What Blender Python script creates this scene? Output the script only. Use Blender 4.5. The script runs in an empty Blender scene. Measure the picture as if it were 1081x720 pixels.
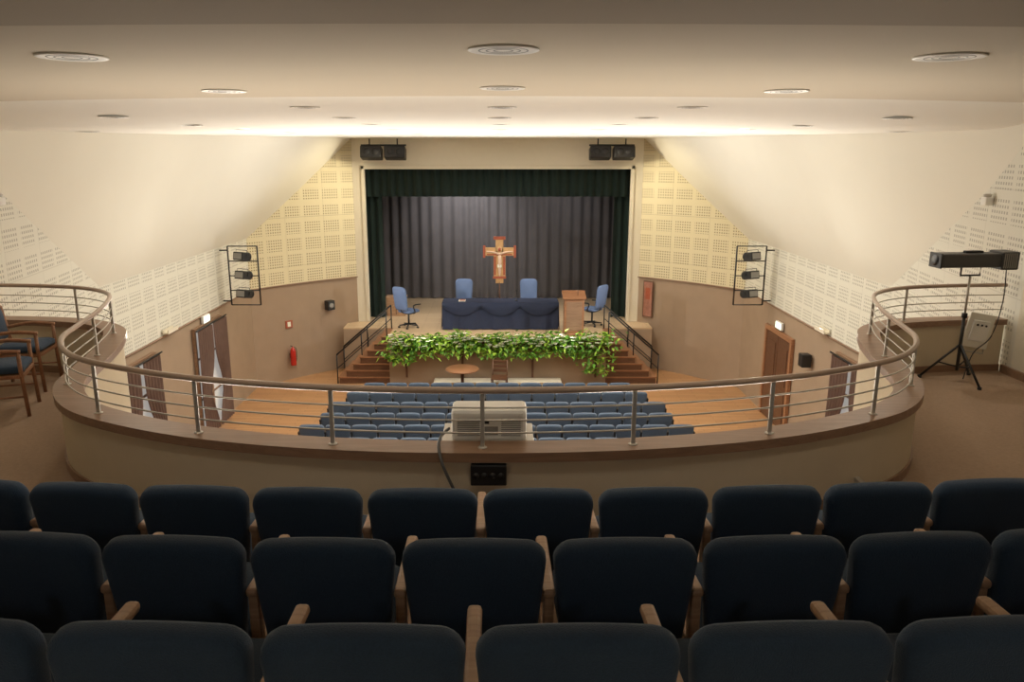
import bpy, bmesh, math, random
from mathutils import Matrix, Vector
random.seed(7)
ZOFF=6.4
sc=bpy.context.scene
sc.view_settings.view_transform='Standard'
sc.view_settings.look='None'
sc.view_settings.exposure=0.22

# ---------------------------------------------------------------- materials
def mat(name,col,rough=0.6,metal=0.0,noise=0.08,nscale=6.0,bump=0.0,bscale=60.0,emit=None,estr=0,spec=0.5,sheen=0):
    m=bpy.data.materials.new(name); m.use_nodes=True
    nt=m.node_tree; bs=nt.nodes['Principled BSDF']
    bs.inputs['Roughness'].default_value=rough
    bs.inputs['Metallic'].default_value=metal
    bs.inputs['Specular IOR Level'].default_value=spec
    if sheen: bs.inputs['Sheen Weight'].default_value=sheen
    tc=nt.nodes.new('ShaderNodeTexCoord')
    n=nt.nodes.new('ShaderNodeTexNoise'); n.inputs['Scale'].default_value=nscale; n.inputs['Detail'].default_value=4
    nt.links.new(tc.outputs['Object'],n.inputs['Vector'])
    mx=nt.nodes.new('ShaderNodeMix'); mx.data_type='RGBA'
    mx.inputs['A'].default_value=(*[c*(1-noise) for c in col],1)
    mx.inputs['B'].default_value=(*[min(1,c*(1+noise)) for c in col],1)
    nt.links.new(n.outputs['Fac'],mx.inputs['Factor'])
    nt.links.new(mx.outputs['Result'],bs.inputs['Base Color'])
    if bump:
        n2=nt.nodes.new('ShaderNodeTexNoise'); n2.inputs['Scale'].default_value=bscale
        nt.links.new(tc.outputs['Object'],n2.inputs['Vector'])
        b=nt.nodes.new('ShaderNodeBump'); b.inputs['Strength'].default_value=bump; b.inputs['Distance'].default_value=0.01
        nt.links.new(n2.outputs['Fac'],b.inputs['Height']); nt.links.new(b.outputs['Normal'],bs.inputs['Normal'])
    if emit:
        bs.inputs['Emission Color'].default_value=(*emit,1); bs.inputs['Emission Strength'].default_value=estr
    return m

def wood(name,c1,c2,rough=0.4,scale=(1,12,12)):
    m=bpy.data.materials.new(name); m.use_nodes=True
    nt=m.node_tree; bs=nt.nodes['Principled BSDF']; bs.inputs['Roughness'].default_value=rough
    tc=nt.nodes.new('ShaderNodeTexCoord'); mp=nt.nodes.new('ShaderNodeMapping')
    mp.inputs['Scale'].default_value=scale
    n=nt.nodes.new('ShaderNodeTexNoise'); n.inputs['Scale'].default_value=2.5; n.inputs['Detail'].default_value=6; n.inputs['Distortion'].default_value=1.2
    cr=nt.nodes.new('ShaderNodeValToRGB'); cr.color_ramp.elements[0].position=.3; cr.color_ramp.elements[1].position=.7
    cr.color_ramp.elements[0].color=(*c1,1); cr.color_ramp.elements[1].color=(*c2,1)
    nt.links.new(tc.outputs['Object'],mp.inputs['Vector']); nt.links.new(mp.outputs['Vector'],n.inputs['Vector'])
    nt.links.new(n.outputs['Fac'],cr.inputs['Fac']); nt.links.new(cr.outputs['Color'],bs.inputs['Base Color'])
    return m

def parquet(name,c1,c2,c3):
    m=bpy.data.materials.new(name); m.use_nodes=True
    nt=m.node_tree; bs=nt.nodes['Principled BSDF']; bs.inputs['Roughness'].default_value=.38
    tc=nt.nodes.new('ShaderNodeTexCoord')
    br=nt.nodes.new('ShaderNodeTexBrick'); br.inputs['Scale'].default_value=1.0
    br.inputs['Brick Width'].default_value=.9; br.inputs['Row Height'].default_value=.12; br.inputs['Mortar Size'].default_value=.004
    br.inputs['Color1'].default_value=(*c1,1); br.inputs['Color2'].default_value=(*c2,1); br.inputs['Mortar'].default_value=(*c3,1)
    nt.links.new(tc.outputs['Object'],br.inputs['Vector']); nt.links.new(br.outputs['Color'],bs.inputs['Base Color'])
    return m

def perforated(name,col,dark,gu=.56,gv=.40,fu=.80,fv=.74,hp=.075,hr=.5):
    m=bpy.data.materials.new(name); m.use_nodes=True
    nt=m.node_tree; bs=nt.nodes['Principled BSDF']; bs.inputs['Roughness'].default_value=.7
    uv=nt.nodes.new('ShaderNodeUVMap'); uv.uv_map='UVMap'
    sp=nt.nodes.new('ShaderNodeSeparateXYZ'); nt.links.new(uv.outputs['UV'],sp.inputs['Vector'])
    def M(op,a,b=None):
        n=nt.nodes.new('ShaderNodeMath'); n.operation=op
        for i,x in enumerate((a,b)):
            if x is None: continue
            if isinstance(x,(int,float)): n.inputs[i].default_value=x
            else: nt.links.new(x,n.inputs[i])
        return n.outputs[0]
    def band(src,p,f): return M('LESS_THAN',M('FRACT',M('DIVIDE',src,p)),f)
    u=sp.outputs['X']; v=sp.outputs['Y']
    g=M('MULTIPLY',band(u,gu,fu),band(v,gv,fv))
    h=M('MULTIPLY',band(u,hp,hr),band(v,hp,hr))
    mask=M('MULTIPLY',g,h)
    joint=M('MAXIMUM',band(u,gu*2,.012),band(v,gv*3,.014))
    mask=M('MAXIMUM',mask,M('MULTIPLY',joint,.30))
    mx=nt.nodes.new('ShaderNodeMix'); mx.data_type='RGBA'
    mx.inputs['A'].default_value=(*col,1); mx.inputs['B'].default_value=(*dark,1)
    nt.links.new(mask,mx.inputs['Factor']); nt.links.new(mx.outputs['Result'],bs.inputs['Base Color'])
    return m

M_white=mat('plaster_white',(.82,.79,.69),.8,noise=.02,nscale=1.5)
M_ceil=mat('ceiling_paint',(.86,.83,.75),.8,noise=.02,nscale=1)
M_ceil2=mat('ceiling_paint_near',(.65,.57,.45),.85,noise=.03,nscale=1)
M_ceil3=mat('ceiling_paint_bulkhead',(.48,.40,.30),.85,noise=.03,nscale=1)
M_cream=mat('cream_wall',(.76,.70,.57),.8,noise=.03)
M_perf=perforated('perforated_panel',(.74,.72,.63),(.44,.42,.36),hp=.068)
M_perf2=perforated('perforated_panel_warm',(.74,.66,.45),(.36,.29,.17),gu=.62,gv=.46)
M_brown=mat('brown_wall',(.365,.265,.185),.75,noise=.10,nscale=2.5,bump=.1)
M_parapet=mat('parapet_plaster',(.68,.59,.44),.8,noise=.04)
M_carpet=mat('carpet',(.39,.275,.19),.95,noise=.18,nscale=40,bump=.4,bscale=200)
M_wood=wood('beech_wood',(.42,.25,.15),(.56,.36,.22))
M_cap=wood('parapet_cap_wood',(.24,.145,.09),(.34,.21,.135))
M_dwood=wood('dark_wood',(.09,.04,.022),(.16,.075,.04))
M_mwood=wood('medium_wood',(.26,.12,.06),(.38,.19,.10))
M_floor=parquet('hall_parquet',(.52,.29,.14),(.44,.235,.11),(.2,.10,.05))
M_stagefl=parquet('stage_boards',(.66,.50,.32),(.60,.44,.27),(.25,.15,.08))
M_steel=mat('brushed_steel',(.55,.52,.47),.38,metal=.5,noise=.03)
M_hand=mat('handrail_varnish',(.40,.29,.22),.3,noise=.08)
M_navy=mat('navy_fabric',(.024,.052,.098),.9,noise=.25,nscale=120,bump=.35,bscale=260,sheen=.15)
M_blue=mat('blue_fabric',(.078,.115,.18),.85,noise=.2,nscale=60,sheen=.2)
M_oblue=mat('office_blue_fabric',(.12,.18,.33),.8,noise=.1,nscale=60)
M_cloth=mat('tablecloth_navy',(.014,.022,.055),.8,noise=.2,nscale=10)
M_black=mat('black_metal',(.015,.015,.016),.45,noise=.1)
M_dgrey=mat('dark_grey_enamel',(.05,.05,.052),.45,noise=.1)
M_cable=mat('grey_cable',(.12,.12,.12),.5,noise=.05)
M_bplast=mat('black_plastic',(.02,.02,.022),.5,noise=.1)
M_green=mat('dark_green_velvet',(.010,.024,.020),.95,noise=.2,sheen=.05)
M_back=mat('backdrop_velvet',(.098,.090,.092),.95,noise=.12,nscale=3,sheen=.1)
M_stageblk=mat('stage_black',(.02,.02,.022),.9,noise=.1)
M_leaf=mat('leaf_green',(.13,.32,.04),.5,noise=.5,nscale=7)
M_leaf2=mat('leaf_yellow_green',(.34,.54,.06),.5,noise=.35,nscale=9)
M_flower=mat('white_petal',(.85,.85,.72),.6,noise=.04)
M_proj=mat('projector_casing',(.84,.83,.79),.45,noise=.03)
M_grey=mat('grey_vent',(.28,.275,.26),.6)
M_ring=mat('downlight_ring',(.85,.82,.76),.4,metal=.0)
M_lampoff=mat('downlight_diffuser',(.35,.35,.33),.3,noise=.02,emit=(1,.97,.9),estr=.12)
M_louv=mat('downlight_louvre',(.16,.15,.14),.4,metal=.4)
M_lampon=mat('downlight_diffuser_lit',(.9,.88,.8),.3,noise=.02,emit=(1,.95,.85),estr=3)
M_red=mat('extinguisher_red',(.55,.03,.02),.35)
M_gold=mat('icon_gold',(.60,.36,.16),.5,noise=.3,nscale=9)
M_iconred=mat('icon_red',(.40,.10,.05),.5,noise=.2,nscale=12)
M_skin=mat('icon_figure',(.72,.52,.36),.6,noise=.1,nscale=12)
M_curt=mat('brown_curtain',(.15,.09,.07),.9,noise=.2)
M_glass=mat('window_pane',(.5,.5,.48),.3,noise=.03,emit=(1,.97,.92),estr=.25)
M_exit=mat('exit_sign_face',(.75,.95,.8),.4,noise=.02,emit=(.8,1,.85),estr=1.2)
M_paper=mat('paper',(.8,.78,.7),.7)
M_poster=mat('poster_print',(.36,.16,.11),.6,noise=.5,nscale=9)
M_lens=mat('lens_glass',(.15,.17,.20),.1,noise=.02)

# ---------------------------------------------------------------- mesh builder
class B:
    def __init__(s): s.v=[];s.f=[];s.mi=[];s.sm=[];s.mats=[];s.M=Matrix.Identity(4)
    def mid(s,m):
        if m not in s.mats: s.mats.append(m)
        return s.mats.index(m)
    def add(s,vs,fs,m,smooth=False):
        o=len(s.v); s.v+= [s.M@Vector(p) for p in vs]
        k=s.mid(m)
        for f in fs: s.f.append([o+i for i in f]); s.mi.append(k); s.sm.append(smooth)
    def box(s,x0,x1,y0,y1,z0,z1,m,bev=0,T=None):
        bm=bmesh.new(); bmesh.ops.create_cube(bm,size=1)
        for v in bm.verts:
            v.co=Vector(((x0+x1)/2+v.co.x*(x1-x0),(y0+y1)/2+v.co.y*(y1-y0),(z0+z1)/2+v.co.z*(z1-z0)))
        if bev>0: bmesh.ops.bevel(bm,geom=list(bm.edges),offset=bev,segments=2,affect='EDGES',profile=.5)
        vs=[(T@v.co if T else v.co.copy()) for v in bm.verts]; bm.verts.index_update()
        fs=[[v.index for v in f.verts] for f in bm.faces]; bm.free()
        s.add(vs,fs,m,False)
    def tube(s,pts,r,m,seg=8,closed=False,caps=True):
        pts=[Vector(p) for p in pts]; n=len(pts); vs=[];fs=[]
        rr=r if isinstance(r,(list,tuple)) else [r]*n
        for i,p in enumerate(pts):
            if closed: t=pts[(i+1)%n]-pts[i-1]
            else: t=pts[min(i+1,n-1)]-pts[max(i-1,0)]
            t.normalize(); up=Vector((0,0,1)) if abs(t.z)<.95 else Vector((1,0,0))
            a=t.cross(up).normalized(); b=a.cross(t).normalized()
            for k in range(seg):
                an=2*math.pi*k/seg; vs.append(p+rr[i]*(math.cos(an)*a+math.sin(an)*b))
        m2=n if closed else n-1
        for i in range(m2):
            for k in range(seg):
                j=(i+1)%n; fs.append([i*seg+k,i*seg+(k+1)%seg,j*seg+(k+1)%seg,j*seg+k])
        if caps and not closed:
            fs.append(list(range(seg))[::-1]); fs.append([(n-1)*seg+k for k in range(seg)])
        s.add(vs,fs,m,True)
    def lathe(s,prof,c,m,seg=20,smooth=True,axis='z'):
        vs=[];fs=[];n=len(prof)
        for (r,z) in prof:
            for k in range(seg):
                a=2*math.pi*k/seg
                if axis=='z': vs.append((c[0]+r*math.cos(a),c[1]+r*math.sin(a),c[2]+z))
                elif axis=='y': vs.append((c[0]+r*math.cos(a),c[1]+z,c[2]+r*math.sin(a)))
                else: vs.append((c[0]+z,c[1]+r*math.cos(a),c[2]+r*math.sin(a)))
        for i in range(n-1):
            for k in range(seg): fs.append([i*seg+k,i*seg+(k+1)%seg,(i+1)*seg+(k+1)%seg,(i+1)*seg+k])
        fs.append(list(range(seg))); fs.append([(n-1)*seg+k for k in range(seg)])
        s.add(vs,fs,m,smooth)
    def slab(s,outl,rings,m,T=Matrix.Identity(4)):
        n=len(outl); xs=[p[0] for p in outl]; zs=[p[1] for p in outl]
        cx=(max(xs)+min(xs))/2; cz=(max(zs)+min(zs))/2; hw=(max(xs)-min(xs))/2; hh=(max(zs)-min(zs))/2
        vs=[];fs=[]
        for ins,y in rings:
            for x,z in outl:
                vs.append(T@Vector((cx+(x-cx)*(1-ins/hw),y,cz+(z-cz)*(1-ins/hh))))
        for i in range(len(rings)-1):
            for k in range(n): fs.append([i*n+k,i*n+(k+1)%n,(i+1)*n+(k+1)%n,(i+1)*n+k])
        a=len(vs); vs.append(T@Vector((cx,rings[0][1],cz))); vs.append(T@Vector((cx,rings[-1][1],cz)))
        for k in range(n):
            fs.append([a,(k+1)%n,k]); L=(len(rings)-1)*n; fs.append([a+1,L+k,L+(k+1)%n])
        s.add(vs,fs,m,True)
    def obj(s,name,loc=(0,0,0),rot=0,auto=True):
        me=bpy.data.meshes.new(name); me.from_pydata([tuple(v) for v in s.v],[],s.f)
        for m in s.mats: me.materials.append(m)
        me.polygons.foreach_set('material_index',s.mi); me.polygons.foreach_set('use_smooth',s.sm)
        bm=bmesh.new(); bm.from_mesh(me); bmesh.ops.recalc_face_normals(bm,faces=bm.faces); bm.to_mesh(me); bm.free()
        me.update()
        o=bpy.data.objects.new(name,me); sc.collection.objects.link(o); o.location=loc; o.rotation_euler=(0,0,rot)
        return o
def link(me,name,loc,rot=0):
    o=bpy.data.objects.new(name,me); sc.collection.objects.link(o); o.location=loc; o.rotation_euler=(0,0,rot); return o

def outline(wt,wb,h,rt,rb,crown=0,n=5,mid=6):
    P=[]
    def arc(cx,cz,r,a0):
        for i in range(n+1):
            a=math.radians(a0+90*i/n); P.append((cx+r*math.cos(a),cz+r*math.sin(a)))
    arc(wt/2-rt,h-rt,rt,0)
    for i in range(1,mid): P.append(((wt/2-rt)*(1-2*i/mid),h))
    arc(-(wt/2-rt),h-rt,rt,90)
    arc(-(wb/2-rb),rb,rb,180)
    arc(wb/2-rb,rb,rb,270)
    return [(x,z+(crown*(1-(2*x/wt)**2) if z>h/2 else 0)) for x,z in P]

# ---------------------------------------------------------------- room shell
HF=-6.4; BF=-2.46; CZ=.49; WM=-3.6; SF=-5.0
def sm(t): t=max(0,min(1,t)); return t*t*(3-2*t)
def zc(x,y):
    d=.19*sm((y-7.6)/2.2)*(1 if y<9.8 else max(0,(23.5-y)/13.7))
    return CZ-d*sm((abs(x)-2.2)/3.6)
def splay(s,a): return (s*(6.8-2.5*a), 21.1+2.4*a+.18*math.sin(math.pi*a))
NS=8
def wallmesh(name,pts,bands):
    me=bpy.data.meshes.new(name); V=[];F=[];MI=[];UV=[];mats=[]
    L=[0]
    for i in range(1,len(pts)): L.append(L[-1]+math.dist(pts[i],pts[i-1]))
    for zb,zt,m,(a,b) in bands:
        if m not in mats: mats.append(m)
        for i in range(a,b):
            o=len(V)
            V+=[(pts[i][0],pts[i][1],zb[i]),(pts[i+1][0],pts[i+1][1],zb[i+1]),(pts[i+1][0],pts[i+1][1],zt[i+1]),(pts[i][0],pts[i][1],zt[i])]
            F.append([o,o+1,o+2,o+3]); MI.append(mats.index(m))
            UV+=[(L[i],zb[i]+10),(L[i+1],zb[i+1]+10),(L[i+1],zt[i+1]+10),(L[i],zt[i]+10)]
    me.from_pydata(V,[],F)
    for m in mats: me.materials.append(m)
    me.polygons.foreach_set('material_index',MI)
    ul=me.uv_layers.new(name='UVMap')
    for i,uv in enumerate(UV): ul.data[i].uv=uv
    me.update()
    o=bpy.data.objects.new(name,me); sc.collection.objects.link(o); return o

for s,nm in ((-1,'left'),(1,'right')):
    pts=[(s*5.95,-2.5),(s*5.95,8.6),(s*6.18,9.85),(s*6.8,13.2),(s*6.8,18),(s*6.8,21.1)]
    zt=[CZ,CZ,-.41,-2.2,-2.2,-2.2]
    n=len(pts)
    wallmesh('wall_'+nm,pts,[
        ([WM]*n,zt,M_cream,(0,1)),([WM]*n,zt,M_perf,(1,n-1)),([HF]*n,[WM]*n,M_brown,(0,n-1))])
    sp=[splay(s,k/NS) for k in range(NS+1)]
    zt=[-2.2+(CZ+2.2)*k/NS for k in range(NS+1)]
    n=NS+1
    wallmesh('wall_splay_'+nm,sp,[([WM]*n,zt,M_perf2,(0,NS)),([HF]*n,[WM]*n,M_brown,(0,NS))])
    I=[(5.95,8.6),(6.0,9.2),(6.0,9.85),(5.97,11.5),(5.9,13.2),(5.65,15.6),(5.3,18),(4.8,21.1)]
    O=[(5.951,8.6,CZ),(6.06,9.2,.04),(6.18,9.85,-.41),(6.49,11.5,-1.29),(6.8,13.2,-2.2),(6.8,15.6,-2.2),(6.8,18,-2.2),(6.8,21.1,-2.2)]
    V=[];F=[]
    for (ix,iy),(ox,oy,oz) in zip(I,O):
        iz=zc(ix,iy)
        for k in range(NS+1):
            a=k/NS; V.append((s*(ox+(ix-ox)*a),oy+(iy-oy)*a,oz+(iz-oz)*a))
    for k in range(NS+1):
        x,y=sp[k]; V.append((x,y,zt[k]))
    R=len(I)+1; c=NS+1
    for i in range(R-1):
        for k in range(NS): F.append([i*c+k,i*c+k+1,(i+1)*c+k+1,(i+1)*c+k])
    me=bpy.data.meshes.new('ceiling_slope_'+nm); me.from_pydata(V,[],F); me.materials.append(M_white)
    for p in me.polygons: p.use_smooth=True
    o=bpy.data.objects.new('ceiling_slope_'+nm,me); sc.collection.objects.link(o)
    b=B(); pl=[(s*6.78,y) for y in (12.9,21.05)]+[ (splay(s,k/NS)[0]-s*.03,splay(s,k/NS)[1]-.03) for k in range(1,NS+1)]
    b.tube([(x,y,WM) for x,y in pl],.02,M_cap,6); b.obj('trim_dado_'+nm)
    b=B(); b.box(min(s*5.95,s*5.92),max(s*5.95,s*5.92),-2.5,8.75,BF,BF+.09,M_cap); b.obj('baseboard_balcony_'+nm)

b=B(); xs=[-7.2,-6.5]+[-6+12*i/24 for i in range(25)]+[6.5,7.2]; ys=[-2.6,3,6.5,7.6]+[7.6+2.2*i/6 for i in range(1,7)]+[9.8+13.9*i/12 for i in range(1,13)]
vs=[(x,y,zc(x,y)) for y in ys for x in xs]; nx=len(xs)
b.add(vs,[[j*nx+i,j*nx+i+1,(j+1)*nx+i+1,(j+1)*nx+i] for j in range(len(ys)-1) for i in range(nx-1)],M_ceil,True); b.obj('ceiling')
def ceilslab(name,yc,curv,z,z2,m):
    b=B(); xs=[-5.95+11.9*i/30 for i in range(31)]
    vs=[];fs=[]
    for x in xs:
        y=yc+curv*x*x
        vs+=[(x,-2.5,z),(x,y,z),(x,y,z2)]
    for i in range(30):
        fs.append([3*i,3*i+3,3*i+4,3*i+1]); fs.append([3*i+1,3*i+4,3*i+5,3*i+2])
    b.add(vs,fs,m); return b.obj(name)
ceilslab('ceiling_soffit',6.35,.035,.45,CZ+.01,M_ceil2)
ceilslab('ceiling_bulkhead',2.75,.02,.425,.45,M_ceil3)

b=B(); b.box(-7,7,-2.6,23.9,HF-.1,HF,M_floor); b.obj('floor')
b=B(); b.box(-7.2,7.2,-2.7,-2.5,HF,CZ+.1,M_cream); b.obj('wall_back')
b=B(); PY=23.5
for s in (-1,1):
    x0,x1=sorted((s*3.97,s*4.32)); b.box(x0,x1,PY,PY+.25,HF,CZ,M_cream)
b.box(-3.97,3.97,PY,PY+.25,-.38,CZ,M_cream)
b.obj('wall_front')
b=B()
for s in (-1,1):
    x0,x1=sorted((s*3.95,s*4.05)); b.box(x0,x1,PY-.04,PY,SF,-.3,M_cream,.01)
b.box(-4.05,4.05,PY-.04,PY,-.4,-.3,M_cream,.01); b.obj('trim_1')
b=B(); b.box(-4.9,-4.7,PY+.25,28.2,SF,CZ,M_stageblk); b.obj('wall_stage_left')
b=B(); b.box(4.7,4.9,PY+.25,28.2,SF,CZ,M_stageblk); b.obj('wall_stage_right')
b=B(); b.box(-4.9,4.9,28.0,28.2,SF,CZ,M_stageblk); b.obj('wall_stage_back')
b=B(); b.box(-4.9,4.9,PY+.25,28.2,CZ,CZ+.1,M_stageblk); b.obj('ceiling_stage')
b=B()
b.box(-3.1,3.1,21.5,22.6,HF,SF-.04,M_brown); b.box(-3.1,3.1,21.45,22.6,SF-.04,SF,M_stagefl)
b.box(-4.6,4.6,22.6,PY,HF,SF-.04,M_brown); b.box(-4.6,4.6,22.6,PY,SF-.04,SF,M_stagefl)
b.box(-4.7,4.7,PY,28.0,SF-.3,SF,M_stagefl); b.obj('floor_stage')
for s in (-1,1):
    b=B(); n=7; rise=(SF-HF)/n
    for i in range(n):
        xa=4.55-i*.207; zz=HF+rise*(i+1)
        x0,x1=sorted((s*xa,s*3.1)); 
        if x1-x0<.02: continue
        b.box(x0,x1,21.5,22.58,zz-rise,zz-.035,M_dwood)
        b.box(min(s*(xa+.02),s*3.1),max(s*(xa+.02),s*3.1),21.47,22.58,zz-.035,zz,M_mwood)
    for yy in (21.5,22.52):
        p0=Vector((s*4.6,yy,HF+.85)); p1=Vector((s*3.15,yy,SF+.70))
        b.tube([p0,p1],.022,M_black); b.tube([p0-Vector((0,0,.4)),p1-Vector((0,0,.4))],.012,M_black)
        for t in (0,.5,1):
            p=p0.lerp(p1,t); zb=HF if t==0 else HF+(SF-HF)*(.60 if t==.5 else 1)
            b.tube([(p.x,p.y,zb),p],.018,M_black)
    b.obj('stage_staircase')

# ---------------------------------------------------------------- curtains
def curtain(name,x0,x1,y,z0,z1,m,amp=.06,per=.22,rows=8):
    b=B(); n=int((x1-x0)/per*8)+1; vs=[];fs=[]
    for j in range(rows+1):
        a=j/rows; z=z0+(z1-z0)*a
        for i in range(n+1):
            x=x0+(x1-x0)*i/n; ph=2*math.pi*x/per+1.1*math.sin(x*1.7)
            d=amp*(math.sin(ph)+.35*math.sin(ph*.37+1))*(1-.25*a)
            vs.append((x,y+d,z))
    for j in range(rows):
        for i in range(n): k=j*(n+1)+i; fs.append([k,k+1,k+n+2,k+n+1])
    b.add(vs,fs,m,True); return b.obj(name)
curtain('backdrop_curtain',-4.65,4.65,27.5,SF+.02,CZ-.05,M_back,.06,.36)
curtain('valance_curtain',-3.95,3.95,PY+.42,-1.22,-.1,M_green,.05,.26)
for s in (-1,1):
    x0,x1=sorted((s*4.6,s*3.55)); curtain('stage_leg_curtain',x0,x1,PY+.62,SF+.02,-.1,M_green,.05,.24)
    x0,x1=sorted((s*4.6,s*3.95)); curtain('stage_leg_curtain',x0,x1,25.6,SF+.02,-.1,M_stageblk,.05,.24)

# ---------------------------------------------------------------- balcony
half=[(0,4.73),(1.05,4.80),(2.0,5.02),(2.8,5.39),(3.22,5.74),(3.5,6.2),(3.63,6.7),(3.74,7.2),(3.9,7.75),(4.15,8.28),(4.6,8.64),(5.2,8.8),(5.93,8.86)]
ctrl=[(-x,y) for x,y in half[::-1]]+half[1:]
def catmull(P,n=6):
    out=[]
    for i in range(len(P)-1):
        p0=Vector(P[max(i-1,0)]);p1=Vector(P[i]);p2=Vector(P[i+1]);p3=Vector(P[min(i+2,len(P)-1)])
        for k in range(n):
            t=k/n; out.append(.5*((2*p1)+(p2-p0)*t+(2*p0-5*p1+4*p2-p3)*t*t+(-p0+3*p1-3*p2+p3)*t**3))
    out.append(Vector(P[-1])); return out
path=catmull(ctrl)
nrm=[]
for i in range(len(path)):
    t=(path[min(i+1,len(path)-1)]-path[max(i-1,0)]).normalized(); nrm.append(Vector((-t.y,t.x)))
def sweep(b,a0,a1,z0,z1,m):
    vs=[];fs=[];n=len(path)
    for p,q in zip(path,nrm):
        A=p+q*a0; C=p+q*a1
        vs+=[(A.x,A.y,z0),(A.x,A.y,z1),(C.x,C.y,z1),(C.x,C.y,z0)]
    for i in range(n-1):
        for k in range(4): fs.append([4*i+k,4*i+(k+1)%4,4*i+4+(k+1)%4,4*i+4+k])
    fs.append([0,1,2,3]); fs.append([4*n-4+k for k in range(4)])
    b.add(vs,fs,m)
b=B(); sweep(b,-.06,.08,BF-.45,-1.90,M_parapet); sweep(b,-.10,.12,-1.905,-1.84,M_cap); sweep(b,-.075,-.06,BF,BF+.08,M_cap)
b.obj('balcony_parapet_wall')
bm=bmesh.new()
poly=[(-5.95,-2.5)]+[(p.x,p.y) for p in path]+[(5.95,-2.5)]
vb=[bm.verts.new((x,y,BF)) for x,y in poly]; f=bm.faces.new(vb)
ex=bmesh.ops.extrude_face_region(bm,geom=[f])
for g in ex['geom']:
    if isinstance(g,bmesh.types.BMVert): g.co.z=BF-.35
bmesh.ops.triangulate(bm,faces=[f for f in bm.faces if len(f.verts)>4]); bmesh.ops.recalc_face_normals(bm,faces=bm.faces)
me=bpy.data.meshes.new('floor_balcony'); bm.to_mesh(me); bm.free(); me.materials.append(M_carpet)
sc.collection.objects.link(bpy.data.objects.new('floor_balcony',me))
STEP=.19; edges=[3.38,2.53,1.70,.87]
b=B()
for i,e in enumerate(edges):
    b.box(-4.3,4.3,-2.5,e,BF+STEP*i+(.001 if i==0 else 0),BF+STEP*(i+1),M_carpet)
b.obj('floor_balcony_risers')
b=B()
RZ=-1.455
b.tube([(p.x,p.y,RZ) for p in path],.022,M_hand,10)
for dz in (.115,.20,.285):
    b.tube([(p.x,p.y,RZ-dz) for p in path],.0062,M_steel,6)
L=[0]
for i in range(1,len(path)): L.append(L[-1]+(path[i]-path[i-1]).length)
def at(d):
    for i in range(1,len(path)):
        if L[i]>=d:
            t=(d-L[i-1])/(L[i]-L[i-1]); return path[i-1].lerp(path[i],t)
    return path[-1]
mid=L[-1]/2
for k in range(-7,8):
    d=mid+k*.985-.02
    if d<0.1 or d>L[-1]-.1: continue
    p=at(d); 
    b.box(p.x-.014,p.x+.014,p.y-.008,p.y+.008,-1.84,RZ-.02,M_steel,.003)
    b.lathe([(.03,0),(.03,.004),(.02,.008)],(p.x,p.y,-1.84),M_steel,12)
b.obj('balcony_railing')

# ---------------------------------------------------------------- seats
def seat(b,m,mw,arms=(True,True),top=.88):
    T=Matrix.Translation((0,0,.36))@Matrix.Rotation(math.radians(6),4,'X')
    ol=outline(.535,.46,top-.36,.065,.05,.012)
    b.slab(ol,[(.05,-.045),(.02,-.04),(.004,-.026),(0,-.005),(0,.02),(.006,.035),(.03,.05),(.06,.055)],m,T)
    T2=Matrix.Translation((0,.03,.44))@Matrix.Rotation(math.radians(-86),4,'X')
    ol=outline(.47,.45,.44,.08,.03)
    b.slab(ol,[(.03,-.05),(.005,-.035),(0,0),(.005,.045),(.04,.06)],m,T2)
    b.box(-.16,.16,.08,.36,.30,.385,M_bplast,.01)
    for sx,on in zip((-1,1),arms):
        if not on: continue
        x=sx*.28
        b.box(x-.02,x+.02,-.035,.02,.0,.66,mw,.008)
        b.box(x-.02,x+.02,.27,.33,.0,.64,mw,.008)
        b.box(x-.02,x+.02,.02,.27,.30,.44,mw,.006)
        b.box(x-.024,x+.024,-.05,.40,.645,.682,mw,.014)
        b.box(x-.025,x+.025,-.06,.36,.0,.02,mw,.004)
b=B(); seat(b,M_navy,M_wood,(True,False)); o=b.obj('theater_seat'); seatme=o.data
bpy.data.objects.remove(o)
b=B(); seat(b,M_navy,M_wood,(True,True)); o=b.obj('theater_seat'); seatme2=o.data
bpy.data.objects.remove(o)
rows=[(3.53,-.28,BF),(2.66,.0,BF+STEP),(1.83,.30,BF+2*STEP)]
for Y0,x0,z in rows:
    ks=[k for k in range(-8,9) if abs(x0+.56*k)<3.7]
    for k in ks:
        x=x0+.56*k
        link(seatme2 if k==ks[-1] else seatme,'theater_seat',(x,Y0+.018*x*x,z),math.atan(.036*x))
for i in range(9):
    Y=18.75-.78*i; hw=[3.5,3.8,4.0,4.15,4.3,4.3,4.3,4.3,4.3][i]; n=int(2*hw/.56)
    b=B()
    for k in range(n):
        x=(k-(n-1)/2)*.56
        b.M=Matrix.Translation((x,0,0)); seat(b,M_blue,M_bplast,(True,k==n-1),.84)
    b.obj('auditorium_seat_row',(0,Y,HF))

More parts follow.
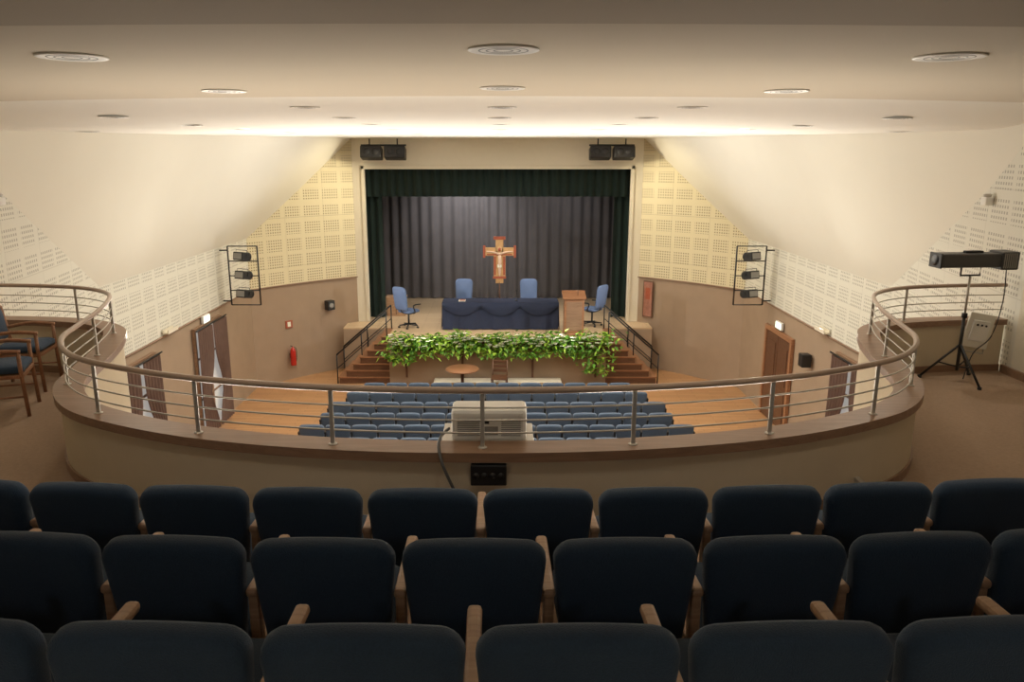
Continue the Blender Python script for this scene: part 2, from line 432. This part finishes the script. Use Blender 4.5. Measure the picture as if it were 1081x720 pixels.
# ---------------------------------------------------------------- downlights
def downlight(x,y,z,on):
    b=B()
    b.lathe([(.135,0.0),(.155,0),(.157,-.005),(.150,-.008),(.138,-.006)],(0,0,0),M_ring,32)
    b.lathe([(.0,-.003),(.138,-.003),(.138,0)],(0,0,0),M_lampon if on else M_lampoff,28)
    for a in range(3):
        b.lathe([(.035+a*.033,-.003),(.038+a*.033,-.007),(.044+a*.033,-.007),(.047+a*.033,-.003)],(0,0,0),M_louv,28)
    b.obj('ceiling_downlight',(x,y,z))
rowsL=[(3.58,[(-1.9,.25),(.11,0),(2.19,.25)],.448,0),(5.57,[(-1.88,.25),(.11,0),(2.14,.25)],.448,0),
 (8.46,[(-4.2,.5),(-1.95,0),(.11,0),(2.1,0),(4.5,.5)],CZ,0),(10.8,[(-5.6,.3),(-4.1,.1),(-2.0,0),(.08,0),(2.05,0),(4.2,.1),(5.6,.3)],CZ,0),
 (13.0,[(-4.1,0),(-2,0),(.08,0),(2,0),(4.1,0)],CZ,1),(15.6,[(-4,0),(-2,0),(.08,0),(2,0),(4,0)],CZ,1),(18.4,[(-3.6,0),(-1.8,0),(.08,0),(1.8,0),(3.6,0)],CZ,1)]
for y,xs,z,on in rowsL:
    for x,dy in xs: downlight(x,y+dy,z if y<8 else zc(x,y+dy)-.002,on)

# ---------------------------------------------------------------- projector etc
b=B()
b.box(-.25,.25,0,.22,.0,.225,M_proj,.025)
for i in range(9): b.box(-.21,-.06,-.004,.004,.045+i*.014,.051+i*.014,M_grey)
for i in range(9): b.box(.08,.21,-.004,.004,.045+i*.014,.051+i*.014,M_grey)
b.box(-.04,.06,-.004,.004,.05,.11,M_grey,.002); b.box(-.03,0,-.007,.0,.13,.15,M_black)
b.lathe([(.05,0),(.055,.03),(.045,.04)],(.1,.22,.11),M_black,16,axis='y')
b.obj('video_projector',(.02,4.88,-1.86))
b=B(); b.box(-.30,.32,4.86,5.26,-1.88,-1.86,M_steel,.003); b.box(-.2,-.17,4.83,5.2,-2.0,-1.881,M_steel); b.box(.17,.2,4.83,5.2,-2.0,-1.881,M_steel); b.obj('projector_shelf')
def cat3(P,n=6):
    out=[];P=[Vector(p) for p in P]
    for i in range(len(P)-1):
        p0=P[max(i-1,0)];p1=P[i];p2=P[i+1];p3=P[min(i+2,len(P)-1)]
        for k in range(n):
            t=k/n; out.append(.5*((2*p1)+(p2-p0)*t+(2*p0-5*p1+4*p2-p3)*t*t+(-p0+3*p1-3*p2+p3)*t**3))
    out.append(P[-1]); return out
b=B()
cp=[(-.245,4.90,-1.77),(-.29,4.82,-1.79),(-.30,4.68,-1.81),(-.27,4.59,-1.90),(-.19,4.60,-2.1),(-.09,4.58,-2.3),(-.02,4.52,-2.45)]
b.tube(cat3(cp),.010,M_cable,8); b.obj('projector_cable')
b=B(); b.box(-.115,.115,-.03,.02,-.07,.07,M_black,.008)
for i in range(4): b.lathe([(.02,0),(.02,-.006)],(-.08+i*.053,-.03,.0),M_bplast,12,axis='y')
b.obj('wall_socket_panel',(.02,4.65,-1.99))

# ---------------------------------------------------------------- follow spot
b=B()
top=1.19
for a in (35,155,275):
    c,s_=math.cos(math.radians(a)),math.sin(math.radians(a))
    b.tube([(0,0,.42),(.36*c,.36*s_,.02)],.013,M_black); b.tube([(0,0,.16),(.2*c,.2*s_,.20)],.008,M_black)
    b.lathe([(.022,0),(.022,.03)],(.36*c,.36*s_,0),M_black,10)
b.tube([(0,0,.12),(0,0,.75)],.018,M_black); b.tube([(0,0,.75),(0,0,top)],.013,M_steel)
b.lathe([(.03,0),(.03,.05)],(0,0,.72),M_black,12)
b.tube([(-.11,0,top+.13),(-.11,0,top),(.11,0,top),(.11,0,top+.13)],.012,M_black)
b.M=Matrix.Translation((0,0,top+.17))
b.box(-.40,.26,-.10,.10,-.075,.075,M_dgrey,.018); b.box(.26,.45,-.12,.12,-.10,.095,M_dgrey,.015)
b.box(-.42,-.40,-.105,.105,-.08,.08,M_bplast,.005); b.lathe([(.06,-.425),(.0,-.43)],(0,0,0),M_lens,18,axis='x')
for i in range(7): b.box(.275+.022*i,.285+.022*i,-.123,.123,-.08,.08,M_grey)
b.box(-.1,.1,-.03,.03,.075,.10,M_black,.008)
b.M=Matrix.Identity(4)
b.tube(cat3([(.40,0,top+.10),(.42,0,.9),(.36,.02,.5),(.20,.05,.3),(.05,-.05,.03)]),.006,M_black,6)
b.obj('follow_spot_on_stand',(5.2,8.38,BF),math.radians(4))
b=B(); b.box(-.15,.15,-.03,.0,-.2,.2,M_paper,.006); b.box(-.10,.10,-.05,-.03,-.12,.12,M_proj,.006)
b.tube([(-.12,-.02,-.2),(-.12,-.04,-.25),(.12,-.04,-.25),(.12,-.02,-.2)],.008,M_steel)
for i in range(3): b.lathe([(.012,0),(.012,-.01)],(-.05+.05*i,-.05,.07),M_black,10,axis='y')
o=b.obj('ballast_control_box',(5.58,8.72,-1.96),0); o.rotation_euler=(0,math.radians(10),0)

# ---------------------------------------------------------------- wooden armchairs
def woodchair(name,loc,rot):
    b=B()
    for x in (-.24,.24):
        b.tube([(x,.24,0),(x,.22,.44),(x,.22,.64)],.019,M_mwood,8)
        b.tube([(x,-.27,0),(x,-.22,.44),(x*.96,-.28,.86)],.02,M_mwood,8)
        b.tube(cat3([(x,-.25,.62),(x*1.05,0,.66),(x,.24,.64)]),.02,M_mwood,8)
        b.tube([(x,.23,.2),(x,-.24,.2)],.011,M_mwood,6)
    b.box(-.25,.25,-.23,.24,.38,.42,M_mwood,.008)
    T=Matrix.Translation((0,-.22,.46))@Matrix.Rotation(math.radians(-90),4,'X')
    b.slab(outline(.48,.44,.46,.06,.05),[(.03,-.04),(.0,-.02),(0,.02),(.03,.035)],M_navy,T)
    T=Matrix.Translation((0,-.235,.52))@Matrix.Rotation(math.radians(9),4,'X')
    b.slab(outline(.44,.42,.34,.06,.05,.02),[(.03,-.03),(0,-.015),(0,.015),(.03,.03)],M_navy,T)
    b.tube(cat3([(-.23,-.28,.85),(0,-.30,.89),(.23,-.28,.85)]),.02,M_mwood,8)
    return b.obj(name,loc,rot)
woodchair('wooden_armchair',(-4.78,7.30,BF),math.radians(-70))
woodchair('wooden_armchair',(-5.05,8.15,BF),math.radians(-80))
woodchair('wooden_armchair',(5.38,6.95,BF),math.radians(60))

# ---------------------------------------------------------------- windows & doors
def curtained_window(name,s,y0,y1,zt):
    b=B(); x=s*6.78
    def bx(a,c,*r): b.box(min(a,c),max(a,c),*r)
    bx(x,x-s*.07,y0-.06,y0,HF,zt,M_cap); bx(x,x-s*.07,y1,y1+.06,HF,zt,M_cap); bx(x,x-s*.07,y0-.06,y1+.06,zt,zt+.08,M_cap)
    bx(x,x-s*.02,y0,y1,HF+.1,zt,M_glass)
    ym=(y0+y1)/2
    bx(x-s*.02,x-s*.05,ym-.03,ym+.03,HF,zt,M_cap)
    for k in (1,2): bx(x-s*.02,x-s*.05,y0,y1,HF+k*.95-.02,HF+k*.95+.02,M_cap)
    b.tube([(x-s*.14,y0-.15,zt+.05),(x-s*.14,y1+.15,zt+.05)],.02,M_black)
    for a,c,dirn in ((y0-.08,ym-.06,1),(ym+.06,y1+.08,-1)):
        n=40; vs=[];fs=[]; rws=10
        for j in range(rws+1):
            t=j/rws; z=zt+.03-(zt-HF-.05)*t
            pinch=math.exp(-((t-.62)/.22)**2)*.45
            for i in range(n+1):
                u=i/n; w=(c-a)
                yy = a+w*u*(1-pinch) if dirn==1 else c-w*(1-u)*(1-pinch)
                vs.append((x-s*(.14+.04*math.sin(u*w/.13*2*math.pi)),yy,z))
        for j in range(rws):
            for i in range(n): k=j*(n+1)+i; fs.append([k,k+1,k+n+2,k+n+1])
        b.add(vs,fs,M_curt,True)
    b.obj(name)
curtained_window('window_1',-1,16.9,18.5,-3.85)
curtained_window('window_2',-1,13.3,14.8,-3.85)
curtained_window('window_3',1,13.3,14.8,-3.85)
b=B(); x=6.79
b.box(x-.08,x,17.2,17.32,HF,-4.2,M_mwood,.01); b.box(x-.08,x,18.9,19.02,HF,-4.2,M_mwood,.01); b.box(x-.08,x,17.2,19.02,-4.2,-4.08,M_mwood,.01)
for y0,y1 in ((17.33,18.1),(18.12,18.89)):
    b.box(x-.05,x,y0,y1,HF+.02,-4.22,M_dwood,.01)
    for z0,z1 in ((HF+.2,HF+.95),(HF+1.1,HF+2.0)): b.box(x-.065,x-.05,y0+.12,y1-.12,z0,z1,M_dwood,.006)
b.tube([(x-.1,18.0,HF+1),(x-.1,18.22,HF+1)],.015,M_steel); b.obj('door_1')
for s,y in ((-1,17.6),(1,18.1)):
    b=B(); b.box(-.03,.03,-.2,.2,-.09,.09,M_proj,.008); b.box(-.036 if s>0 else .03,-.03 if s>0 else .036,-.18,.18,-.07,.07,M_exit); b.obj('exit_sign',(s*6.74,y,-3.68 if s<0 else -3.95))

# ---------------------------------------------------------------- lighting racks
for s in (-1,1):
    b=B(); w=.36; z0,z1=-3.6,-2.15
    for x in (-w,w): b.tube([(x,0,z0),(x,0,z1)],.02,M_black)
    for i in range(5):
        z=z0+(z1-z0)*i/4; b.tube([(-w,0,z),(w,0,z)],.014,M_black)
    for z in (z0+.1,z1-.1): b.tube([(s*w,0,z),(s*(w+.20),0,z)],.018,M_black)
    for i in range(3):
        z=z0+.3+.46*i
        b.M=Matrix.Translation((0,-.12,z))@Matrix.Rotation(math.radians(25*s),4,'Z')@Matrix.Rotation(math.radians(-10),4,'X')
        b.box(-.15,.15,-.12,.14,-.1,.1,M_black,.02); b.lathe([(.09,.14),(.11,.24),(.10,.24),(.08,.16)],(0,0,0),M_black,14,axis='y')
        b.tube([(-.17,0,-.02),(-.17,0,.15),(.17,0,.15),(.17,0,-.02)],.009,M_black,6)
        b.box(-.12,.12,-.125,-.12,-.07,.07,M_grey)
        b.M=Matrix.Identity(4)
    b.obj('stage_light_rack',(s*6.2,18.9,0))
for s in (-1,1):
    b=B()
    b.tube([(-.65,0,.12),(.65,0,.12)],.025,M_black)
    for x in (-.4,.4): b.tube([(x,0,.12),(x,0,.30)],.02,M_black)
    for x in (-.34,.34):
        b.M=Matrix.Translation((x,-.05,-.10))@Matrix.Rotation(math.radians(-12),4,'X')
        b.box(-.30,.30,-.22,.22,-.17,.17,M_black,.03); b.box(-.26,.26,-.235,-.22,-.13,.13,M_bplast,.005)
        b.lathe([(.10,0),(.09,-.012),(.02,-.02)],(-.12,-.235,0),M_bplast,16,axis='y'); b.lathe([(.10,0),(.09,-.012),(.02,-.02)],(.13,-.235,0),M_bplast,16,axis='y')
        b.M=Matrix.Identity(4)
    b.obj('ceiling_loudspeaker_pair',(s*3.28,23.0,.16))

# ---------------------------------------------------------------- stage furniture
b=B(); X0,X1=-1.62,1.78; yf,yb=22.3,23.05; zt=SF+.82
b.box(X0,X1,yf,yb,zt-.03,zt,M_cloth,.012)
for x in (X0+.1,X1-.1):
    for y in (yf+.1,yb-.1): b.tube([(x,y,SF),(x,y,zt-.03)],.02,M_black)
def drape(p0,p1,nrmv):
    p0=Vector(p0);p1=Vector(p1);Lg=(p1-p0).length;n=int(Lg/.03);vs=[];fs=[]
    for j in range(9):
        t=j/8
        for i in range(n+1):
            u=i*Lg/n; d=.035*t*(math.sin(u*9)+.5*math.sin(u*21+1))+.01
            z=zt-.01-(zt-SF-.04)*t
            q=p0.lerp(p1,i/n)+Vector(nrmv)*d; vs.append((q.x,q.y,z))
    for j in range(8):
        for i in range(n): k=j*(n+1)+i; fs.append([k,k+1,k+n+2,k+n+1])
    b.add(vs,fs,M_cloth,True)
drape((X0,yf,0),(X1,yf,0),(0,-1,0)); drape((X0,yf,0),(X0,yb,0),(-1,0,0)); drape((X1,yf,0),(X1,yb,0),(1,0,0))
n=60; vs=[];fs=[]
for i in range(n+1):
    u=i/n; x=X0+(X1-X0)*u; sw=abs(math.sin(u*math.pi*3))
    for j in range(4):
        t=j/3; vs.append((x,yf-.06-.03*math.sin(t*3.14),zt+.002-(.12+.26*sw)*t))
for i in range(n):
    for j in range(3): fs.append([4*i+j,4*i+4+j,4*i+5+j,4*i+1+j])
b.add(vs,fs,M_cloth,True)
b.obj('conference_table')
b=B(); b.box(-.1,.1,-.14,.14,0,.012,M_paper,.002); b.box(-.07,.09,-.1,.12,.012,.02,M_poster); b.obj('paper_stack',(-1.05,22.6,zt+.002))
b=B(); b.lathe([(.05,0),(.05,.015),(.01,.02),(.008,.2)],(0,0,0),M_black,12); b.tube([(0,0,.2),(0,.08,.27)],.008,M_black); b.lathe([(.015,0),(.022,.02),(.015,.05)],(0,.08,.26),M_black,10); b.obj('table_microphone',(.55,22.6,zt+.002))

def office_chair(loc,rot):
    b=B()
    for i in range(5):
        a=2*math.pi*i/5+.3; p=(.29*math.cos(a),.29*math.sin(a),.08)
        b.tube([(0,0,.11),p],[.028,.018],M_black,8); b.lathe([(.0,-.03),(.028,-.03),(.028,.03),(0,.03)],(p[0],p[1],.03),M_black,10,axis='x')
    b.tube([(0,0,.1),(0,0,.44)],.028,M_black); b.box(-.14,.14,-.12,.14,.42,.46,M_black,.01)
    T=Matrix.Translation((0,-.24,.50))@Matrix.Rotation(math.radians(-90),4,'X')
    b.slab(outline(.52,.48,.5,.1,.08),[(.04,-.05),(0,-.025),(0,.02),(.05,.04)],M_oblue,T)
    b.tube([(0,-.15,.45),(0,-.3,.52),(0,-.31,.72)],.02,M_black)
    T=Matrix.Translation((0,-.27,.56))@Matrix.Rotation(math.radians(8),4,'X')
    b.slab(outline(.54,.50,.70,.10,.10,.02),[(.05,-.05),(0,-.025),(0,.01),(.05,.04)],M_oblue,T)
    for x in (-.29,.29): b.tube(cat3([(x*.8,-.05,.46),(x,-.02,.50),(x,-.08,.70),(x,.18,.71),(x*1,.2,.70)]),.02,M_black,8)
    return b.obj('office_chair',loc,rot)
office_chair((-2.65,22.65,SF),math.radians(-38))
office_chair((-1.1,23.55,SF),math.radians(172))
office_chair((.98,23.55,SF),math.radians(184))
office_chair((2.84,22.95,SF),math.radians(48))

b=B()
b.box(-.30,.30,-.22,.22,0,.06,M_mwood,.01); b.box(-.28,.28,-.2,.2,.06,1.08,M_mwood,.012)
b.box(-.22,.22,-.21,-.195,.15,.98,M_cap,.006)
T=Matrix.Translation((0,0,1.13))@Matrix.Rotation(math.radians(14),4,'X')
b.box(-.33,.33,-.25,.25,-.02,.02,M_mwood,.008,T); b.box(-.33,.33,.22,.25,.02,.05,M_mwood,.005,T)
b.tube(cat3([(.1,-.1,1.15),(.1,-.08,1.3),(.1,.04,1.38)]),.008,M_black,6); b.obj('wooden_lectern',(2.17,21.75,SF))

b=B()
b.lathe([(.25,0),(.25,.03),(.05,.06)],(0,0,0),M_dwood,18); b.tube([(0,0,.05),(0,0,1.05)],.022,M_dwood)
z=1.0
b.box(-.13,.13,-.02,.02,z,z+1.42,M_gold,.01); b.box(-.50,.50,-.02,.02,z+.86,z+1.12,M_gold,.01)
b.box(-.20,.20,-.018,.018,z+.22,z+.88,M_gold,.01)
b.box(-.55,-.47,-.025,.025,z+.80,z+1.18,M_iconred,.008); b.box(.47,.55,-.025,.025,z+.80,z+1.18,M_iconred,.008)
b.box(-.20,.20,-.025,.025,z+1.36,z+1.46,M_iconred,.008); b.box(-.22,.22,-.025,.025,z+.14,z+.22,M_iconred,.008)
b.box(-.19,-.12,-.024,-.016,z+.26,z+.84,M_iconred); b.box(.12,.19,-.024,-.016,z+.26,z+.84,M_iconred)
b.box(-.42,.42,-.024,-.016,z+.88,z+.92,M_iconred)
b.tube([(0,-.04,z+.88),(.012,-.045,z+.70),(0,-.045,z+.56),(.01,-.04,z+.36),(0,-.035,z+.22)],[.06,.065,.06,.045,.025],M_skin,10)
b.tube([(-.44,-.035,z+1.0),(-.22,-.04,z+.98),(0,-.045,z+.92),(.22,-.04,z+.98),(.44,-.035,z+1.0)],[.02,.026,.04,.026,.02],M_skin,8)
b.lathe([(0,-.06),(.04,-.04),(.05,0),(.04,.04),(0,.06)],(0,-.05,z+1.06),M_iconred,12)
b.lathe([(0,0),(.10,0),(.10,-.012),(0,-.012)],(0,-.025,z+1.06),M_gold,18,axis='y')
b.box(-.07,.07,-.10,-.03,z+.50,z+.60,M_flower,.02)
b.obj('painted_crucifix_on_stand',(.05,24.6,SF)).scale=(.95,1,1.02)

b=B(); b.box(-.3,.3,-.2,.2,0,.58,M_wood,.01); b.box(-.33,.33,-.23,.23,.58,.62,M_wood,.008); b.box(-.01,.01,-.215,-.2,.05,.56,M_dwood)
for x in (-.06,.06): b.lathe([(.015,0),(.015,-.03)],(x,-.2,.35),M_steel,8,axis='y')
b.obj('wooden_cabinet',(-3.25,24.55,SF))
def plainchair(name,loc,rot,m):
    b=B()
    for x in (-.2,.2):
        b.tube([(x,.2,0),(x,.19,.43)],.018,m,8); b.tube([(x,-.22,0),(x,-.19,.43),(x,-.25,.88)],.018,m,8)
    b.box(-.22,.22,-.21,.22,.42,.455,m,.012)
    for z in (.58,.70,.83): b.box(-.2,.2,-.255+(.83-z)*.1,-.235+(.83-z)*.1,z-.04,z+.04,m,.006)
    for z in (.2,): b.tube([(-.2,.2,z),(.2,.2,z)],.01,m,6); 
    b.obj(name,loc,rot)
plainchair('wooden_chair',(0.05,20.6,HF),math.radians(175),M_dwood)
b=B()
b.lathe([(.0,.74),(.44,.74),(.46,.76),(.44,.785),(0,.785)],(0,0,0),M_mwood,32)
b.lathe([(.05,.74),(.04,.4),(.06,.15),(.28,.04),(.28,0)],(0,0,0),M_dwood,20); b.obj('round_pedestal_table',(-.95,20.3,HF))
b=B(); b.box(-1.8,1.8,21.0,21.4,HF,HF+.16,M_parapet,.01); b.box(-1.8,1.8,20.98,21.42,HF+.16,HF+.19,M_cream,.008); b.obj('step_platform')

# ---------------------------------------------------------------- planter with foliage
b=B()
b.box(-2.95,3.2,21.14,21.43,SF-.36,SF-.06,M_dwood,.01)
b.box(-2.9,3.15,21.18,21.40,SF-.08,SF-.05,M_leaf)
for x in (-2.6,-1,1,2.8): b.box(x-.03,x+.03,21.43,21.46,HF+.2,SF-.2,M_dwood)
def leaf(b,p,l,w,az,el,m):
    d=Vector((math.cos(az)*math.cos(el),math.sin(az)*math.cos(el),math.sin(el)))
    side=d.cross(Vector((0,0,1))).normalized(); up=side.cross(d)
    p=Vector(p)
    vs=[p,p+d*l*.35+side*w+up*.01,p+d*l-up*l*.15,p+d*l*.35-side*w+up*.01,p+d*l*.45-up*.015]
    b.add(vs,[[0,1,4],[1,2,4],[2,3,4],[3,0,4]],m,False)
clumps=[]
x=-2.95
while x<3.3:
    clumps.append((x,random.uniform(.10,.32))); x+=random.uniform(.14,.24)
for cx,r in clumps:
    drop=random.uniform(.10,.42) 
    if cx>2.4: drop=.85
    if cx<-2.3: drop=.5
    mleaf=random.random()
    for i in range(78):
        px=cx+random.gauss(0,.14); pz=SF-.02+random.uniform(-drop-.12,r*.9); py=21.2-random.uniform(0,.24)
        leaf(b,(px,py,pz),random.uniform(.10,.22),random.uniform(.03,.06),random.uniform(math.pi*.95,math.pi*2.05),random.uniform(-.9,.9),M_leaf if random.random()<.25+.5*mleaf else M_leaf2)
    for i in range(5 if random.random()<.6 else 1):
        px=cx+random.gauss(0,.12); pz=SF+random.uniform(-.2,r*.8); py=20.94
        for k in range(5): leaf(b,(px,py,pz),.09,.035,2*math.pi*k/5,.3,M_flower)
b.obj('flower_planter')

# ---------------------------------------------------------------- wall bits
def on_splay(s,a,off=.0):
    x,y=splay(s,a); n=Vector((-s*2.4,-2.5,0)).normalized(); return x+n.x*off,y+n.y*off
ang=math.atan2(2.4,2.5)
x,y=on_splay(-1,.30,.16)
b=B(); b.lathe([(0,0),(.07,0),(.08,.02),(.08,.42),(.06,.49),(.02,.52),(.02,.56)],(0,0,0),M_red,16); b.tube([(0,0,.56),(-.08,-.02,.60)],.012,M_black); b.tube(cat3([(0,0,.54),(.09,-.02,.5),(.10,-.02,.3),(.08,-.02,.12)]),.01,M_black,6); b.box(-.03,.03,.06,.15,.2,.34,M_black)
b.obj('fire_extinguisher',(x,y,-5.95),ang)
b=B(); b.box(-.11,.11,-.01,.01,-.11,.11,M_iconred,.003); b.box(-.05,.05,-.014,-.01,-.07,.07,M_flower); x,y=on_splay(-1,.30,.03); b.obj('fire_safety_sign',(x,y,-4.75),ang)
b=B(); b.box(-.12,.12,-.1,.1,-.14,.14,M_black,.015); b.lathe([(.08,0),(.06,-.01),(.02,-.015)],(0,-.1,0),M_grey,14,axis='y'); x,y=on_splay(-1,.68,.13); b.obj('wall_loudspeaker',(x,y,-4.35),ang)
b=B(); b.box(-.12,.12,-.1,.1,-.14,.14,M_black,.015); b.lathe([(.08,0),(.06,-.01),(.02,-.015)],(0,-.1,0),M_grey,14,axis='y'); b.obj('wall_loudspeaker',(6.65,16.2,-4.3),math.radians(90))
x,y=on_splay(1,.88,.06)
b=B(); b.box(-.17,.17,-.015,.015,-.56,.56,M_dwood,.004); b.box(-.14,.14,-.02,-.015,-.52,.52,M_poster); b.box(-.08,.08,-.023,-.02,.0,.35,M_iconred); b.obj('framed_poster',(x,y,-4.25),-ang)
for s in (-1,1):
    b=B(); b.box(-.05,.05,-.06,.06,-.05,.05,M_proj,.015); b.lathe([(.04,0),(.05,.03),(.03,.04)],(0,0,.05),M_steel,12); b.obj('wall_uplight',(s*6.08,9.7,-.55))
    b=B(); b.box(-.06,.06,-.25,.25,-.04,.0,M_cream,.01); b.box(-.06,-.05,-.25,.25,0,.05,M_cream); b.box(.05,.06,-.25,.25,0,.05,M_cream); b.obj('wall_uplight',(s*6.70,15.6,-3.5))  # box at the dado is an added fitting for the ceiling fill

for s in (-1,1):  # added troughs, hidden by the parapet, to brighten the ceiling
    b=B(); x0,x1=sorted((s*.7,s*2.9)); b.box(x0,x1,5.50,5.62,-2.30,-2.27,M_steel); b.box(x0,x1,5.48,5.50,-2.30,-2.20,M_steel); b.box(x0,x1,5.62,5.64,-2.30,-2.20,M_steel)
    for k in (.3,.9): xx=x0+(x1-x0)*k; b.box(xx-.02,xx+.02,4.95,5.5,-2.30,-2.27,M_steel)
    b.obj('cove_uplight')
for x in (-3,0,3):  # added fittings behind the camera, holding the rear fill lamps
    b=B(); b.box(-.5,.5,-.1,.1,-.03,.0,M_steel,.005); b.box(-.5,.5,.08,.1,0,.07,M_steel); b.box(-.5,.5,-.1,-.08,0,.07,M_steel); b.obj('wall_sconce',(x,-2.4,-.65))

# ---------------------------------------------------------------- lights
WARM=(1,.925,.79)
def spot(name,loc,target,w,ang=110,blend=.8,col=WARM,r=.08):
    l=bpy.data.lights.new(name,'SPOT'); l.energy=w; l.spot_size=math.radians(ang); l.spot_blend=blend; l.color=col; l.shadow_soft_size=r
    o=bpy.data.objects.new(name,l); sc.collection.objects.link(o); o.location=loc
    o.rotation_euler=(Vector(target)-Vector(loc)).to_track_quat('-Z','Y').to_euler(); return o
def area(name,loc,target,w,sx,sy,col=WARM):
    l=bpy.data.lights.new(name,'AREA'); l.shape='RECTANGLE'; l.size=sx; l.size_y=sy; l.energy=w; l.color=col
    o=bpy.data.objects.new(name,l); sc.collection.objects.link(o); o.location=loc
    o.rotation_euler=(Vector(target)-Vector(loc)).to_track_quat('-Z','Y').to_euler(); return o
for y,xs,z,on in rowsL:
    if on:
        for x,dy in xs: spot('downlight_lamp',(x,y,zc(x,y)-.04),(x,y,-6),120,150,.9)
    elif 8<y<9:
        for x,dy in (xs[0],xs[4]): spot('downlight_lamp',(x,y+dy,zc(x,y+dy)-.05),(x,7.2,-2.5),36,120,.9)
        for x,dy in (xs[1],xs[3]): spot('downlight_lamp',(x,y+dy,zc(x,y+dy)-.04),(x,y,-6),50,130,.9)
    elif y>9:
        for x,dy in xs[1::2]: spot('downlight_lamp',(x,y+dy,zc(x,y+dy)-.04),(x,y,-6),50,130,.9)
for x in (-1.9,.11,2.19): spot('downlight_lamp',(x,3.7,.40),(x*1.3,5.0,-2.2),17,115,.9)
for x in (-3,0,3):
    area('sconce_lamp',(x,-2.4,-.60),(x,-2.2,2),15,.9,.12)  # added fill behind the camera, lifts the near ceiling
for x in (-2,2): spot('rear_downlight_lamp',(x,-.6,.38),(x*1.05,3.5,-2.5),18,120,.9,(1,.97,.92),r=.12)
for s in (-1,1):
    area('cove_lamp',(s*1.8,5.56,-2.25),(s*1.8,5.9,2),34,2.1,.08)  # added strip out of view below the parapet, lights the ceiling
    spot('rack_uplight_lamp',(s*6.0,18.7,-2.0),(-s*2.5,15.0,CZ),420,120,.9,r=.1)
    spot('rack_wash_lamp',(s*6.0,19.1,-3.0),(-s*1.5,24.0,-4),480,60,.8,(1,.96,.92),.1)
    spot('rack_cross_lamp',(s*5.9,18.6,-3.3),(-s*6.0,13.5,-.8),400 if s<0 else 240,100,.9,r=.1)
    spot('wall_uplight_lamp',(s*6.64,15.6,-3.40),(-s*.5,11.5,CZ),800,110,.9,(1,.95,.85),r=.08)  # added side-wall fill aimed at the mid ceiling
    spot('footlight_lamp',(s*2.0,20.5,-5.9),(s*1.6,17.5,CZ),1000,110,.9,(1,.96,.90),.1)  # added flood without a fitting, brightens the ceiling from the hall floor
    spot('stage_batten_lamp',(s*2.0,24.2,-.6),(s*1.5,23.2,-5),230,110,.9,(1,.96,.92),.1)
    spot('speaker_truss_lamp',(s*2.5,22.2,.0),(s*6.3,22.0,-2.5),230,110,.9,(1,.88,.62),.1)
spot('stage_batten_lamp',(-1.1,25.3,-.4),(-1.15,27.5,-2.0),430,100,1,(1,.98,.98),.1)
spot('stage_batten_lamp',(2.0,25.3,-.4),(1.8,27.5,-2.6),110,110,1,(1,.98,.98),.1)
w=bpy.data.worlds.new('world'); sc.world=w; w.use_nodes=True; w.node_tree.nodes['Background'].inputs[0].default_value=(.05,.05,.05,1)

# ---------------------------------------------------------------- camera
f=820.0
cam=bpy.data.cameras.new('camera'); cam.sensor_width=36; cam.lens=f/1081*36; cam.shift_x=11.5/1081; cam.clip_start=.05
co=bpy.data.objects.new('camera',cam); sc.collection.objects.link(co)
co.location=(.1,0,0); co.rotation_euler=(math.radians(90-13.45),0,0)
sc.camera=co
for o in sc.objects:
    if o.parent is None: o.location.z+=ZOFF
